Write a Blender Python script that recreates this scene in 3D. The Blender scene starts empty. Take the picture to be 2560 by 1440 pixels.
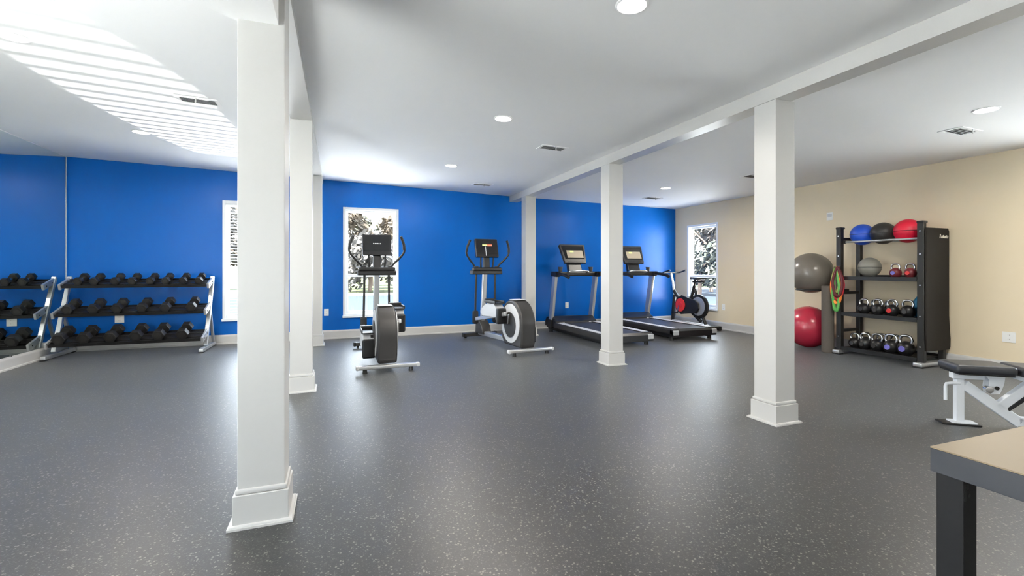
import bpy, bmesh, math, random
from mathutils import Vector, Matrix, Euler

random.seed(7)
D = bpy.data
SC = bpy.context.scene
COL = SC.collection
PI = math.pi

# ------------------------------------------------------------------ camera
H = 1.2                 # eye height
YAW = math.radians(20.45)
FPX = 1164.0            # focal length in pixels of the 2560 wide frame
HOR = 672.0             # horizon row
cam_d = D.cameras.new('camera')
cam_d.sensor_width = 36.0
cam_d.lens = 36.0 * FPX / 2560.0
cam_d.shift_y = -(720.0 - HOR) / 2560.0
cam_d.clip_start = 0.05
cam_d.clip_end = 300
cam = D.objects.new('camera', cam_d)
cam.location = (0, 0, H)
cam.rotation_euler = (PI / 2, 0, -YAW)
COL.objects.link(cam)
SC.camera = cam

# ------------------------------------------------------------------ world, sun, exposure
SC.view_settings.view_transform = 'Standard'
SC.view_settings.look = 'None'
SC.view_settings.gamma = 1.0
SC.view_settings.use_curve_mapping = False
SC.view_settings.exposure = 1.78
try:
    SC.cycles.max_bounces = 8
    SC.cycles.diffuse_bounces = 5
    SC.cycles.glossy_bounces = 4
    SC.cycles.transparent_max_bounces = 12
    SC.cycles.caustics_reflective = True
    SC.cycles.caustics_refractive = False
    SC.cycles.sample_clamp_indirect = 6.0
    SC.cycles.use_denoising = True
except Exception:
    pass

SKY = 4.4
world = D.worlds.new('sky')
SC.world = world
world.use_nodes = True
wn = world.node_tree.nodes
wl = world.node_tree.links
wn.clear()
w_out = wn.new('ShaderNodeOutputWorld')
w_bg = wn.new('ShaderNodeBackground')
w_tc = wn.new('ShaderNodeTexCoord')
w_sep = wn.new('ShaderNodeSeparateXYZ')
w_rmp = wn.new('ShaderNodeValToRGB')
w_rmp.color_ramp.elements[0].position = 0.0
w_rmp.color_ramp.elements[0].color = (0.93, 0.96, 1.0, 1)
w_rmp.color_ramp.elements[1].position = 0.9
w_rmp.color_ramp.elements[1].color = (0.62, 0.78, 1.0, 1)
wl.new(w_tc.outputs['Generated'], w_sep.inputs[0])
wl.new(w_sep.outputs['Z'], w_rmp.inputs[0])
wl.new(w_rmp.outputs[0], w_bg.inputs[0])
w_bg.inputs[1].default_value = SKY
wl.new(w_bg.outputs[0], w_out.inputs[0])

sun_d = D.lights.new('sun', 'SUN')
sun_d.energy = 42.0
sun_d.angle = math.radians(1.0)
sun_d.color = (1.0, 0.95, 0.88)
sun = D.objects.new('sun', sun_d)
sun.rotation_euler = Vector((0.46, 0.10, -0.88)).to_track_quat('-Z', 'Y').to_euler()
sun.location = (-14, -4, 16)
COL.objects.link(sun)

# added spot lamp imitating a sun glint off the ground, through the blinds of the far left window
glint_d = D.lights.new('glint_spot', 'SPOT')
glint_d.energy = 2700
glint_d.spot_size = math.radians(10.4)
glint_d.spot_blend = 0.12
glint_d.use_square = True
glint_d.shadow_soft_size = 0.012
glint_d.color = (1.0, 0.98, 0.94)
glint = D.objects.new('glint_spot', glint_d)
glint.location = (-0.50, 14.6, -0.55)
glint.rotation_euler = (Vector((-1.24, 8.56, 1.80)) - glint.location).to_track_quat('-Z', 'Y').to_euler()
glint.scale = (0.72, 1.0, 1.0)
COL.objects.link(glint)

DOWNLIGHT_W = 12.0

# ------------------------------------------------------------------ pixel helpers (measured in the 2560x1440 photograph)
S_, C_ = math.sin(YAW), math.cos(YAW)


def ray(px):
    u = (px - 1280.0) / FPX
    return (S_ + u * C_, C_ - u * S_)          # X and Y per unit of depth


def on_floor(px, py, z=0.0):
    t = (H - z) * FPX / (py - HOR)
    a, b = ray(px)
    return (a * t, b * t)


def y_of(px, X):
    a, b = ray(px)
    return X * b / a


def x_of(px, Y):
    a, b = ray(px)
    return Y * a / b


XL, XR, YB, YF = -3.68, 7.13, 8.56, -3.2       # inner faces of the room


def cz(x):
    """height of the gently falling ceiling"""
    return 2.622 + 0.0292 * (3.13 - x) if x <= 3.13 else 2.622 - 0.0195 * (x - 3.13)


def on_ceiling(px, py):
    a, b = ray(px)
    z = 2.65
    for _ in range(30):
        t = (z - H) * FPX / (HOR - py)
        z = cz(a * t)
    return (a * t, b * t, z)


# ------------------------------------------------------------------ materials
def new_mat(name):
    m = D.materials.new(name)
    m.use_nodes = True
    nt = m.node_tree
    bsdf = nt.nodes.get('Principled BSDF')
    return m, nt, bsdf


def paint(name, col, rough=0.5, metal=0.0, spec=0.5, noise=0.0, nscale=20.0, bump=0.0, bscale=200.0, coat=0.0):
    """plain procedural material: a colour with a little grain and relief"""
    m, nt, b = new_mat(name)
    b.inputs['Roughness'].default_value = rough
    b.inputs['Metallic'].default_value = metal
    b.inputs['Specular IOR Level'].default_value = spec
    b.inputs['Coat Weight'].default_value = coat
    c = (col[0], col[1], col[2], 1)
    b.inputs['Base Color'].default_value = c
    tc = nt.nodes.new('ShaderNodeTexCoord')
    if noise > 0:
        n = nt.nodes.new('ShaderNodeTexNoise')
        n.inputs['Scale'].default_value = nscale
        n.inputs['Detail'].default_value = 4
        nt.links.new(tc.outputs['Object'], n.inputs['Vector'])
        r = nt.nodes.new('ShaderNodeMix')
        r.data_type = 'RGBA'
        r.inputs['A'].default_value = tuple(max(0, v * (1 - noise)) for v in col) + (1,)
        r.inputs['B'].default_value = tuple(min(1, v * (1 + noise)) for v in col) + (1,)
        nt.links.new(n.outputs['Fac'], r.inputs['Factor'])
        nt.links.new(r.outputs['Result'], b.inputs['Base Color'])
    if bump > 0:
        n2 = nt.nodes.new('ShaderNodeTexNoise')
        n2.inputs['Scale'].default_value = bscale
        n2.inputs['Detail'].default_value = 2
        nt.links.new(tc.outputs['Object'], n2.inputs['Vector'])
        bp = nt.nodes.new('ShaderNodeBump')
        bp.inputs['Strength'].default_value = bump
        bp.inputs['Distance'].default_value = 0.002
        nt.links.new(n2.outputs['Fac'], bp.inputs['Height'])
        nt.links.new(bp.outputs['Normal'], b.inputs['Normal'])
    return m


def emit(name, col, strength):
    m, nt, b = new_mat(name)
    b.inputs['Base Color'].default_value = (col[0], col[1], col[2], 1)
    b.inputs['Emission Color'].default_value = (col[0], col[1], col[2], 1)
    b.inputs['Emission Strength'].default_value = strength
    return m


def rubber_floor():
    m, nt, b = new_mat('rubber_floor')
    L = nt.links
    tc = nt.nodes.new('ShaderNodeTexCoord')
    base = nt.nodes.new('ShaderNodeTexNoise')
    base.inputs['Scale'].default_value = 1.1
    base.inputs['Detail'].default_value = 5
    L.new(tc.outputs['Object'], base.inputs['Vector'])
    ramp = nt.nodes.new('ShaderNodeValToRGB')
    ramp.color_ramp.elements[0].position = 0.3
    ramp.color_ramp.elements[0].color = (0.010, 0.010, 0.0098, 1)
    ramp.color_ramp.elements[1].position = 0.7
    ramp.color_ramp.elements[1].color = (0.015, 0.0148, 0.0142, 1)
    L.new(base.outputs['Fac'], ramp.inputs[0])
    col = ramp.outputs[0]
    for sc, thr, c in ((210.0, 0.55, (0.022, 0.0215, 0.0205, 1)), (150.0, 0.84, (0.055, 0.053, 0.049, 1)), (110.0, 0.93, (0.13, 0.122, 0.106, 1))):
        v = nt.nodes.new('ShaderNodeTexVoronoi')
        v.inputs['Scale'].default_value = sc
        L.new(tc.outputs['Object'], v.inputs['Vector'])
        sp = nt.nodes.new('ShaderNodeSeparateColor')
        L.new(v.outputs['Color'], sp.inputs[0])
        cmp_ = nt.nodes.new('ShaderNodeMath')
        cmp_.operation = 'GREATER_THAN'
        cmp_.inputs[1].default_value = thr
        L.new(sp.outputs[0], cmp_.inputs[0])
        near = nt.nodes.new('ShaderNodeMath')
        near.operation = 'LESS_THAN'
        near.inputs[1].default_value = 0.55
        L.new(v.outputs['Distance'], near.inputs[0])
        mul = nt.nodes.new('ShaderNodeMath')
        mul.operation = 'MULTIPLY'
        L.new(cmp_.outputs[0], mul.inputs[0])
        L.new(near.outputs[0], mul.inputs[1])
        mx = nt.nodes.new('ShaderNodeMix')
        mx.data_type = 'RGBA'
        mx.inputs['B'].default_value = c
        L.new(mul.outputs[0], mx.inputs['Factor'])
        L.new(col, mx.inputs['A'])
        col = mx.outputs['Result']
    L.new(col, b.inputs['Base Color'])
    n2 = nt.nodes.new('ShaderNodeTexNoise')
    n2.inputs['Scale'].default_value = 160
    n2.inputs['Detail'].default_value = 3
    L.new(tc.outputs['Object'], n2.inputs['Vector'])
    bp = nt.nodes.new('ShaderNodeBump')
    bp.inputs['Strength'].default_value = 0.16
    bp.inputs['Distance'].default_value = 0.002
    L.new(n2.outputs['Fac'], bp.inputs['Height'])
    L.new(bp.outputs['Normal'], b.inputs['Normal'])
    b.inputs['Roughness'].default_value = 0.40
    b.inputs['Specular IOR Level'].default_value = 0.55
    b.inputs['Sheen Weight'].default_value = 0.24
    b.inputs['Sheen Roughness'].default_value = 0.32
    return m


def window_glass(name, tint=(0.97, 0.985, 0.98)):
    m = D.materials.new(name)
    m.use_nodes = True
    nt = m.node_tree
    nt.nodes.clear()
    o = nt.nodes.new('ShaderNodeOutputMaterial')
    tr = nt.nodes.new('ShaderNodeBsdfTransparent')
    tr.inputs[0].default_value = tint + (1,)
    gl = nt.nodes.new('ShaderNodeBsdfGlossy')
    gl.inputs['Roughness'].default_value = 0.02
    lw = nt.nodes.new('ShaderNodeLayerWeight')
    lw.inputs['Blend'].default_value = 0.5
    pw = nt.nodes.new('ShaderNodeMath')
    pw.operation = 'POWER'
    pw.inputs[1].default_value = 4.0
    nt.links.new(lw.outputs['Facing'], pw.inputs[0])
    fr = nt.nodes.new('ShaderNodeMath')
    fr.operation = 'MULTIPLY_ADD'
    fr.inputs[1].default_value = 0.55
    fr.inputs[2].default_value = 0.025
    nt.links.new(pw.outputs[0], fr.inputs[0])
    mx = nt.nodes.new('ShaderNodeMixShader')
    nt.links.new(fr.outputs[0], mx.inputs[0])
    nt.links.new(tr.outputs[0], mx.inputs[1])
    nt.links.new(gl.outputs[0], mx.inputs[2])
    nt.links.new(mx.outputs[0], o.inputs[0])
    return m


def leaf_mat(name, c1, c2):
    m, nt, b = new_mat(name)
    tc = nt.nodes.new('ShaderNodeTexCoord')
    n = nt.nodes.new('ShaderNodeTexNoise')
    n.inputs['Scale'].default_value = 1.6
    n.inputs['Detail'].default_value = 6
    nt.links.new(tc.outputs['Object'], n.inputs['Vector'])
    r = nt.nodes.new('ShaderNodeValToRGB')
    r.color_ramp.elements[0].position = 0.38
    r.color_ramp.elements[0].color = c1 + (1,)
    r.color_ramp.elements[1].position = 0.62
    r.color_ramp.elements[1].color = c2 + (1,)
    nt.links.new(n.outputs['Fac'], r.inputs[0])
    nt.links.new(r.outputs[0], b.inputs['Base Color'])
    b.inputs['Roughness'].default_value = 0.8
    return m


M = {}
M['floor'] = rubber_floor()
M['blue'] = paint('blue_wall_paint', (0.0, 0.102, 0.43), 0.32, spec=0.20, noise=0.03, nscale=2, bump=0.08, bscale=120)
M['beige'] = paint('beige_wall_paint', (0.74, 0.63, 0.45), 0.55, noise=0.02, nscale=2, bump=0.08, bscale=120)
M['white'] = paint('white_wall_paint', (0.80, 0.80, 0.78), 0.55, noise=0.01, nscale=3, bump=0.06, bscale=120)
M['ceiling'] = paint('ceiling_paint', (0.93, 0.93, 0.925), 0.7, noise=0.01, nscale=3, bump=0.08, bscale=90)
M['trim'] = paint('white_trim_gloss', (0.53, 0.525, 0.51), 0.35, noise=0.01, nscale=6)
M['vinyl'] = paint('white_window_vinyl', (0.82, 0.84, 0.86), 0.35, noise=0.01, nscale=9)
M['glass'] = window_glass('window_glass')
M['mirror'] = paint('mirror_silver', (0.86, 0.92, 0.90), 0.0, metal=1.0)
M['black'] = paint('black_plastic', (0.010, 0.010, 0.011), 0.38, noise=0.1, nscale=30)
M['blackgloss'] = paint('gloss_black_plastic', (0.012, 0.012, 0.014), 0.18, noise=0.05, nscale=30)
M['rubber'] = paint('black_rubber', (0.011, 0.0105, 0.0105), 0.45, noise=0.12, nscale=40, bump=0.2, bscale=150)
M['hexface'] = paint('dumbbell_end_face', (0.022, 0.020, 0.019), 0.42, noise=0.15, nscale=30)
M['darkgrey'] = paint('dark_grey_plastic', (0.032, 0.030, 0.029), 0.42, noise=0.06, nscale=25)
M['charcoal'] = paint('charcoal_steel', (0.022, 0.021, 0.020), 0.40, metal=0.2, noise=0.06, nscale=20)
M['fabric'] = paint('charcoal_fabric', (0.026, 0.022, 0.019), 0.85, spec=0.2, noise=0.1, nscale=120, bump=0.3, bscale=500)
M['silver'] = paint('silver_powder_coat', (0.62, 0.63, 0.64), 0.32, metal=0.75, noise=0.02, nscale=30)
M['chrome'] = paint('brushed_chrome', (0.70, 0.70, 0.70), 0.22, metal=1.0, noise=0.02, nscale=60)
M['lightgrey'] = paint('light_grey_plastic', (0.55, 0.56, 0.57), 0.35, noise=0.02, nscale=20)
M['whiteframe'] = paint('white_powder_coat', (0.74, 0.77, 0.81), 0.35, noise=0.02, nscale=20)
M['vinylpad'] = paint('black_vinyl_pad', (0.030, 0.032, 0.038), 0.40, spec=0.5, noise=0.06, nscale=60, bump=0.15, bscale=300)
M['belt'] = paint('treadmill_belt', (0.030, 0.030, 0.033), 0.45, noise=0.08, nscale=80, bump=0.1, bscale=400)
M['screen'] = paint('dark_screen', (0.010, 0.010, 0.012), 0.10, noise=0.05, nscale=20)
M['tabletop'] = paint('pale_wood_laminate', (0.235, 0.180, 0.112), 0.45, spec=0.3, noise=0.05, nscale=6, bump=0.03)
M['tablesteel'] = paint('dark_grey_table_steel', (0.026, 0.029, 0.036), 0.50, noise=0.05, nscale=20)
M['tablelegsteel'] = paint('black_brown_table_leg', (0.008, 0.0075, 0.0085), 0.6, spec=0.3, noise=0.08, nscale=20)
M['greyball'] = paint('grey_ball_vinyl', (0.17, 0.15, 0.125), 0.24, spec=0.6, noise=0.03, nscale=12)
M['redball'] = paint('crimson_ball_vinyl', (0.42, 0.022, 0.050), 0.24, spec=0.6, noise=0.04, nscale=12)
M['medblue'] = paint('blue_medicine_ball', (0.010, 0.075, 0.52), 0.40, noise=0.05, nscale=40, bump=0.2, bscale=250)
M['medblack'] = paint('black_medicine_ball', (0.022, 0.021, 0.020), 0.42, noise=0.05, nscale=40, bump=0.2, bscale=250)
M['medred'] = paint('red_medicine_ball', (0.62, 0.006, 0.035), 0.40, noise=0.05, nscale=40, bump=0.2, bscale=250)
M['medgrey'] = paint('grey_medicine_ball', (0.24, 0.235, 0.205), 0.42, noise=0.05, nscale=40, bump=0.2, bscale=250)
M['foam'] = paint('grey_foam', (0.125, 0.108, 0.092), 0.8, spec=0.2, noise=0.10, nscale=60, bump=0.25, bscale=200)
M['maroon'] = paint('maroon_vinyl', (0.16, 0.020, 0.026), 0.4, noise=0.05, nscale=30)
M['purple'] = paint('violet_vinyl', (0.16, 0.15, 0.52), 0.4, noise=0.05, nscale=30)
M['teal'] = paint('teal_vinyl', (0.010, 0.20, 0.38), 0.4, noise=0.05, nscale=30)
M['bandred'] = paint('red_latex', (0.55, 0.02, 0.03), 0.45, noise=0.05, nscale=30)
M['bandorange'] = paint('orange_latex', (0.80, 0.22, 0.03), 0.45, noise=0.05, nscale=30)
M['bandgreen'] = paint('green_latex', (0.10, 0.40, 0.08), 0.45, noise=0.05, nscale=30)
M['bandolive'] = paint('olive_latex', (0.32, 0.34, 0.10), 0.45, noise=0.05, nscale=30)
M['bandpurple'] = paint('dark_maroon_latex', (0.12, 0.012, 0.02), 0.45, noise=0.05, nscale=30)
M['red'] = paint('red_plastic', (0.62, 0.03, 0.03), 0.35, noise=0.05, nscale=30)
M['plate'] = paint('white_outlet_plastic', (0.80, 0.80, 0.77), 0.4, noise=0.01, nscale=20)
M['slot'] = paint('dark_slot', (0.01, 0.01, 0.01), 0.6, noise=0.05, nscale=20)
M['pale'] = paint('pale_print', (0.72, 0.68, 0.60), 0.5, noise=0.03, nscale=40)
M['lens'] = emit('downlight_lens', (1.0, 0.97, 0.92), 14.0)
M['ledgreen'] = emit('green_display', (0.50, 0.70, 0.20), 0.22)
M['ledred'] = emit('red_display', (0.80, 0.14, 0.07), 0.22)
M['palereflect'] = emit('pale_screen_reflection', (0.30, 0.25, 0.18), 0.10)  # faint tan glow imitating a pale reflection on the treadmill screens
M['asphalt'] = paint('asphalt', (0.008, 0.012, 0.020), 0.9, spec=0.1, noise=0.15, nscale=3, bump=0.3, bscale=60)
M['concrete'] = paint('concrete', (0.76, 0.75, 0.73), 0.8, noise=0.08, nscale=2)
M['grass'] = paint('lawn', (0.030, 0.036, 0.011), 0.9, spec=0.1, noise=0.3, nscale=0.6, bump=0.4, bscale=20)
M['bark'] = paint('bark', (0.13, 0.10, 0.08), 0.9, spec=0.1, noise=0.3, nscale=8, bump=0.5, bscale=20)
M['leaf_tan'] = leaf_mat('tan_foliage', (0.0210, 0.0144, 0.0078), (0.0510, 0.0360, 0.0195))
M['leaf_olive'] = leaf_mat('olive_foliage', (0.0120, 0.0150, 0.0060), (0.0360, 0.0345, 0.0150))
M['leaf_grey'] = leaf_mat('grey_twigs', (0.0240, 0.0210, 0.0186), (0.0720, 0.0660, 0.0600))
M['leaf_green'] = leaf_mat('green_foliage', (0.010, 0.014, 0.012), (0.036, 0.040, 0.032))


# ------------------------------------------------------------------ mesh building
class MB:
    def __init__(self):
        self.bm = bmesh.new()

    def _take(self, t, mat=None):
        if mat is not None:
            bmesh.ops.transform(t, matrix=mat, verts=t.verts)
        me = D.meshes.new('tmp')
        t.to_mesh(me)
        t.free()
        self.bm.from_mesh(me)
        D.meshes.remove(me)
        return self

    def box(self, x0, x1, y0, y1, z0, z1, bev=0.0, seg=2, mat=None):
        t = bmesh.new()
        bmesh.ops.create_cube(t, size=1.0)
        for v in t.verts:
            v.co = Vector((x0 + (v.co.x + .5) * (x1 - x0), y0 + (v.co.y + .5) * (y1 - y0), z0 + (v.co.z + .5) * (z1 - z0)))
        if bev > 0:
            bev = min(bev, 0.49 * min(abs(x1 - x0), abs(y1 - y0), abs(z1 - z0)))
            bmesh.ops.bevel(t, geom=t.edges[:] + t.verts[:], offset=bev, segments=seg, profile=0.5, affect='EDGES', clamp_overlap=True)
        return self._take(t, mat)

    def bar(self, p0, p1, w, h, bev=0.0, up=(0, 0, 1)):
        """rectangular bar from p0 to p1, w wide and h high"""
        p0, p1 = Vector(p0), Vector(p1)
        d = p1 - p0
        L = d.length
        yv = d.normalized()
        xv = yv.cross(Vector(up))
        if xv.length < 1e-4:
            xv = Vector((1, 0, 0))
        xv.normalize()
        zv = xv.cross(yv)
        m = Matrix(((xv.x, yv.x, zv.x, p0.x), (xv.y, yv.y, zv.y, p0.y), (xv.z, yv.z, zv.z, p0.z), (0, 0, 0, 1)))
        return self.box(-w / 2, w / 2, 0, L, -h / 2, h / 2, bev, 2, m)

    def tube(self, pts, r, seg=10, closed=False, smooth=0, rs=None):
        """round tube along a polyline; smooth > 0 rounds it off with a spline"""
        pts = [Vector(p) for p in pts]
        if smooth:
            out, n = [], len(pts)
            rng = range(n) if closed else range(n - 1)
            for i in rng:
                p0 = pts[(i - 1) % n] if (closed or i > 0) else pts[i]
                p1, p2 = pts[i], pts[(i + 1) % n]
                p3 = pts[(i + 2) % n] if (closed or i + 2 < n) else p2
                for k in range(smooth):
                    s = k / smooth
                    out.append(0.5 * ((2 * p1) + (p2 - p0) * s + (2 * p0 - 5 * p1 + 4 * p2 - p3) * s * s + (-p0 + 3 * p1 - 3 * p2 + p3) * s ** 3))
            if not closed:
                out.append(pts[-1])
            pts = out
        n = len(pts)
        t = bmesh.new()
        rings = []
        prev = None
        for i, p in enumerate(pts):
            if closed:
                d = pts[(i + 1) % n] - pts[(i - 1) % n]
            else:
                d = pts[min(i + 1, n - 1)] - pts[max(i - 1, 0)]
            d.normalize()
            if prev is None:
                a = d.orthogonal().normalized()
            else:
                a = prev - d * prev.dot(d)
                a = a.normalized() if a.length > 1e-6 else d.orthogonal().normalized()
            prev = a
            b = d.cross(a)
            rr = rs[min(i * len(rs) // n, len(rs) - 1)] if rs else r
            rings.append([t.verts.new(p + (a * math.cos(2 * PI * k / seg) + b * math.sin(2 * PI * k / seg)) * rr) for k in range(seg)])
        m = n if closed else n - 1
        for i in range(m):
            A, B = rings[i], rings[(i + 1) % n]
            off = 0
            if closed and i == n - 1:      # match the seam
                off = min(range(seg), key=lambda o: (A[0].co - B[o].co).length)
            for k in range(seg):
                t.faces.new((A[k], A[(k + 1) % seg], B[(k + 1 + off) % seg], B[(k + off) % seg]))
        if not closed:
            t.faces.new(list(reversed(rings[0])))
            t.faces.new(rings[-1])
        return self._take(t)

    def cyl(self, p0, p1, r0, r1=None, seg=20, bev=0.0):
        r1 = r0 if r1 is None else r1
        p0, p1 = Vector(p0), Vector(p1)
        L = (p1 - p0).length
        if bev > 0:
            prof = [(0, 0), (r0 - bev, 0), (r0 - bev * .3, bev * .3), (r0, bev), (r1, L - bev), (r1 - bev * .3, L - bev * .3), (r1 - bev, L), (0, L)]
        else:
            prof = [(0, 0), (r0, 0), (r1, L), (0, L)]
        q = Vector((0, 0, 1)).rotation_difference((p1 - p0).normalized())
        return self.lathe(prof, seg, Matrix.Translation(p0) @ q.to_matrix().to_4x4())

    def lathe(self, prof, seg=24, mat=None):
        """turn a profile of (radius, z) about Z"""
        t = bmesh.new()
        rings = []
        for r, z in prof:
            if r < 1e-6:
                rings.append([t.verts.new((0, 0, z))])
            else:
                rings.append([t.verts.new((r * math.cos(2 * PI * k / seg), r * math.sin(2 * PI * k / seg), z)) for k in range(seg)])
        for i in range(len(rings) - 1):
            A, B = rings[i], rings[i + 1]
            if len(A) == 1 and len(B) == 1:
                continue
            for k in range(seg):
                k2 = (k + 1) % seg
                if len(A) == 1:
                    t.faces.new((A[0], B[k2], B[k]))
                elif len(B) == 1:
                    t.faces.new((A[k], A[k2], B[0]))
                else:
                    t.faces.new((A[k], A[k2], B[k2], B[k]))
        bmesh.ops.recalc_face_normals(t, faces=t.faces[:])
        return self._take(t, mat)

    def prism(self, poly, a0, a1, axis='x', bev=0.0, seg=2):
        """extrude a polygon; axis x: poly is (y, z), axis y: (x, z), axis z: (x, y)"""
        t = bmesh.new()

        def P(p, a):
            return (a, p[0], p[1]) if axis == 'x' else ((p[0], a, p[1]) if axis == 'y' else (p[0], p[1], a))
        A = [t.verts.new(P(p, a0)) for p in poly]
        B = [t.verts.new(P(p, a1)) for p in poly]
        n = len(poly)
        fa = t.faces.new(A)
        fb = t.faces.new(list(reversed(B)))
        for k in range(n):
            t.faces.new((A[k], B[k], B[(k + 1) % n], A[(k + 1) % n]))
        bmesh.ops.recalc_face_normals(t, faces=t.faces[:])
        if bev > 0:
            ed = list(fa.edges) + list(fb.edges)
            bmesh.ops.bevel(t, geom=ed, offset=bev, segments=seg, profile=0.5, affect='EDGES', clamp_overlap=True)
        return self._take(t)

    def ball(self, c, r, seg=28, rings=18, scale=(1, 1, 1)):
        t = bmesh.new()
        bmesh.ops.create_uvsphere(t, u_segments=seg, v_segments=rings, radius=r)
        return self._take(t, Matrix.Translation(c) @ Matrix.Diagonal((scale[0], scale[1], scale[2], 1)))

    def quad(self, a, b, c, d):
        self.bm.faces.new([self.bm.verts.new(p) for p in (a, b, c, d)])
        return self

    def mesh(self, name, mat, angle=35):
        me = D.meshes.new(name)
        self.bm.to_mesh(me)
        self.bm.free()
        me.materials.append(M[mat] if isinstance(mat, str) else mat)
        for p in me.polygons:
            p.use_smooth = True
        try:
            me.set_sharp_from_angle(angle=math.radians(angle))
        except Exception:
            pass
        return me


def put(name, me, parent=None, loc=None, rot=None):
    o = D.objects.new(name, me)
    COL.objects.link(o)
    if parent is not None:
        o.parent = parent
    if loc is not None:
        o.location = loc
    if rot is not None:
        o.rotation_euler = rot
    if name != 'foliage':                               # flat faces stay flat beside their bevels
        wnm = o.modifiers.new('weighted_normals', 'WEIGHTED_NORMAL')
        wnm.mode = 'FACE_AREA'
        wnm.weight = 100
        wnm.keep_sharp = True
    return o


def obj(name, mb, mat, parent=None, loc=None, rot=None, angle=35):
    return put(name, mb.mesh(name, mat, angle), parent, loc, rot)


def tag(o, label=None, cat=None, group=None, kind=None):
    if label:
        o['label'] = label
    if cat:
        o['category'] = cat
    if group:
        o['group'] = group
    if kind:
        o['kind'] = kind
    return o


def thing(name, label, cat, loc=(0, 0, 0), rotz=0.0, group=None):
    o = D.objects.new(name, None)
    o.empty_display_size = 0.2
    COL.objects.link(o)
    o.location = loc
    o.rotation_euler = (0, 0, rotz)
    return tag(o, label, cat, group)


def structure(name, mb, mat, label=None, parent=None):
    o = obj(name, mb, mat, parent)
    return tag(o, label, kind='structure') if parent is None else o


def copy_tree(o, parent=None):
    c = o.copy()
    COL.objects.link(c)
    if parent is not None:
        c.parent = parent
    for ch in list(o.children):
        copy_tree(ch, c)
    return c


# ------------------------------------------------------------------ the room shell
WT = 0.16                                              # wall thickness
ZT = 3.05                                              # wall top


def wall_mesh(to3, a0, a1, holes, z0=-0.20, z1=ZT):
    """wall slab in (along, depth, z); depth 0 is the room face"""
    mb = MB()
    xs = sorted({a0, a1, *[h[0] for h in holes], *[h[1] for h in holes]})
    zs = sorted({z0, z1, *[h[2] for h in holes], *[h[3] for h in holes]})
    for i in range(len(xs) - 1):
        for j in range(len(zs) - 1):
            cx, cy = (xs[i] + xs[i + 1]) / 2, (zs[j] + zs[j + 1]) / 2
            if any(h[0] < cx < h[1] and h[2] < cy < h[3] for h in holes):
                continue
            for d in (0.0, WT):
                mb.quad(to3(xs[i], d, zs[j]), to3(xs[i + 1], d, zs[j]), to3(xs[i + 1], d, zs[j + 1]), to3(xs[i], d, zs[j + 1]))
    for (b0, b1, c0, c1) in list(holes) + [(a0, a1, z0, z1)]:
        for p, q in (((b0, c0), (b1, c0)), ((b1, c0), (b1, c1)), ((b1, c1), (b0, c1)), ((b0, c1), (b0, c0))):
            mb.quad(to3(p[0], 0, p[1]), to3(q[0], 0, q[1]), to3(q[0], WT, q[1]), to3(p[0], WT, p[1]))
    bmesh.ops.remove_doubles(mb.bm, verts=mb.bm.verts[:], dist=1e-5)
    bmesh.ops.recalc_face_normals(mb.bm, faces=mb.bm.faces[:])
    return mb


structure('floor', MB().box(XL - WT, XR + WT, YF - WT, YB + WT, -0.20, 0.0), 'floor', 'speckled dark grey rubber gym floor')

ceil = MB()
cx_ = [XL - .02, 3.13, XR + .02]
for i in range(2):
    a, b = cx_[i], cx_[i + 1]
    ceil.prism([(a, cz(a)), (b, cz(b)), (b, cz(b) + .12), (a, cz(a) + .12)], YF - .02, YB + .02, 'y')
structure('ceiling', ceil, 'ceiling', 'smooth white ceiling falling gently to the right')

# openings: back wall (two windows), right wall (one window), unseen front, left and right openings added for daylight (shopfront glazing)
W0 = (-1.73, -0.79, 0.38, 2.29)
W1 = (0.075, 1.015, 0.37, 2.27)
W2 = (7.30, 8.18, 0.37, 2.14)
WF = [(-2.0, -1.0, 0.06, 2.20)]
WL = [(0.4, 2.55, 0.16, 2.50)]
WR = [(1.1, 2.3, 0.16, 2.40)]
structure('wall_back', wall_mesh(lambda a, d, z: (a, YB + d, z), XL - WT, XR + WT, [W0, W1]), 'blue', 'bright blue back wall with two tall windows')
structure('wall_right', wall_mesh(lambda a, d, z: (XR + d, a, z), YF, YB, [W2] + WR), 'beige', 'beige right wall')
structure('wall_left', wall_mesh(lambda a, d, z: (XL - d, a, z), YF, YB, WL), 'white', 'left wall carrying the mirror')
structure('wall_front', wall_mesh(lambda a, d, z: (a, YF - d, z), XL - WT, XR + WT, WF), 'white', 'front wall with an added unseen window')

# baseboards with a shoe moulding
BB = [(0.0, 0.0), (0.030, 0.0), (0.030, 0.018), (0.018, 0.024), (0.018, 0.115), (0.010, 0.135), (0.008, 0.148), (0.0, 0.148)]


def baseboard(name, to3, a0, a1, label):
    mb = MB()
    t = bmesh.new()
    A = [t.verts.new(to3(a0, p[0], p[1])) for p in BB]
    B = [t.verts.new(to3(a1, p[0], p[1])) for p in BB]
    n = len(BB)
    t.faces.new(A)
    t.faces.new(list(reversed(B)))
    for k in range(n):
        t.faces.new((A[k], B[k], B[(k + 1) % n], A[(k + 1) % n]))
    bmesh.ops.recalc_face_normals(t, faces=t.faces[:])
    mb._take(t)
    structure(name, mb, 'trim', label)


baseboard('baseboard_back', lambda a, d, z: (a, YB - d, z), XL + .031, XR - .031, 'white baseboard along the blue wall')
baseboard('baseboard_right', lambda a, d, z: (XR - d, a, z), YF, YB, 'white baseboard along the beige wall')
baseboard('baseboard_left', lambda a, d, z: (XL + d, a, z), YF, YB, 'white baseboard under the mirror')


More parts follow.
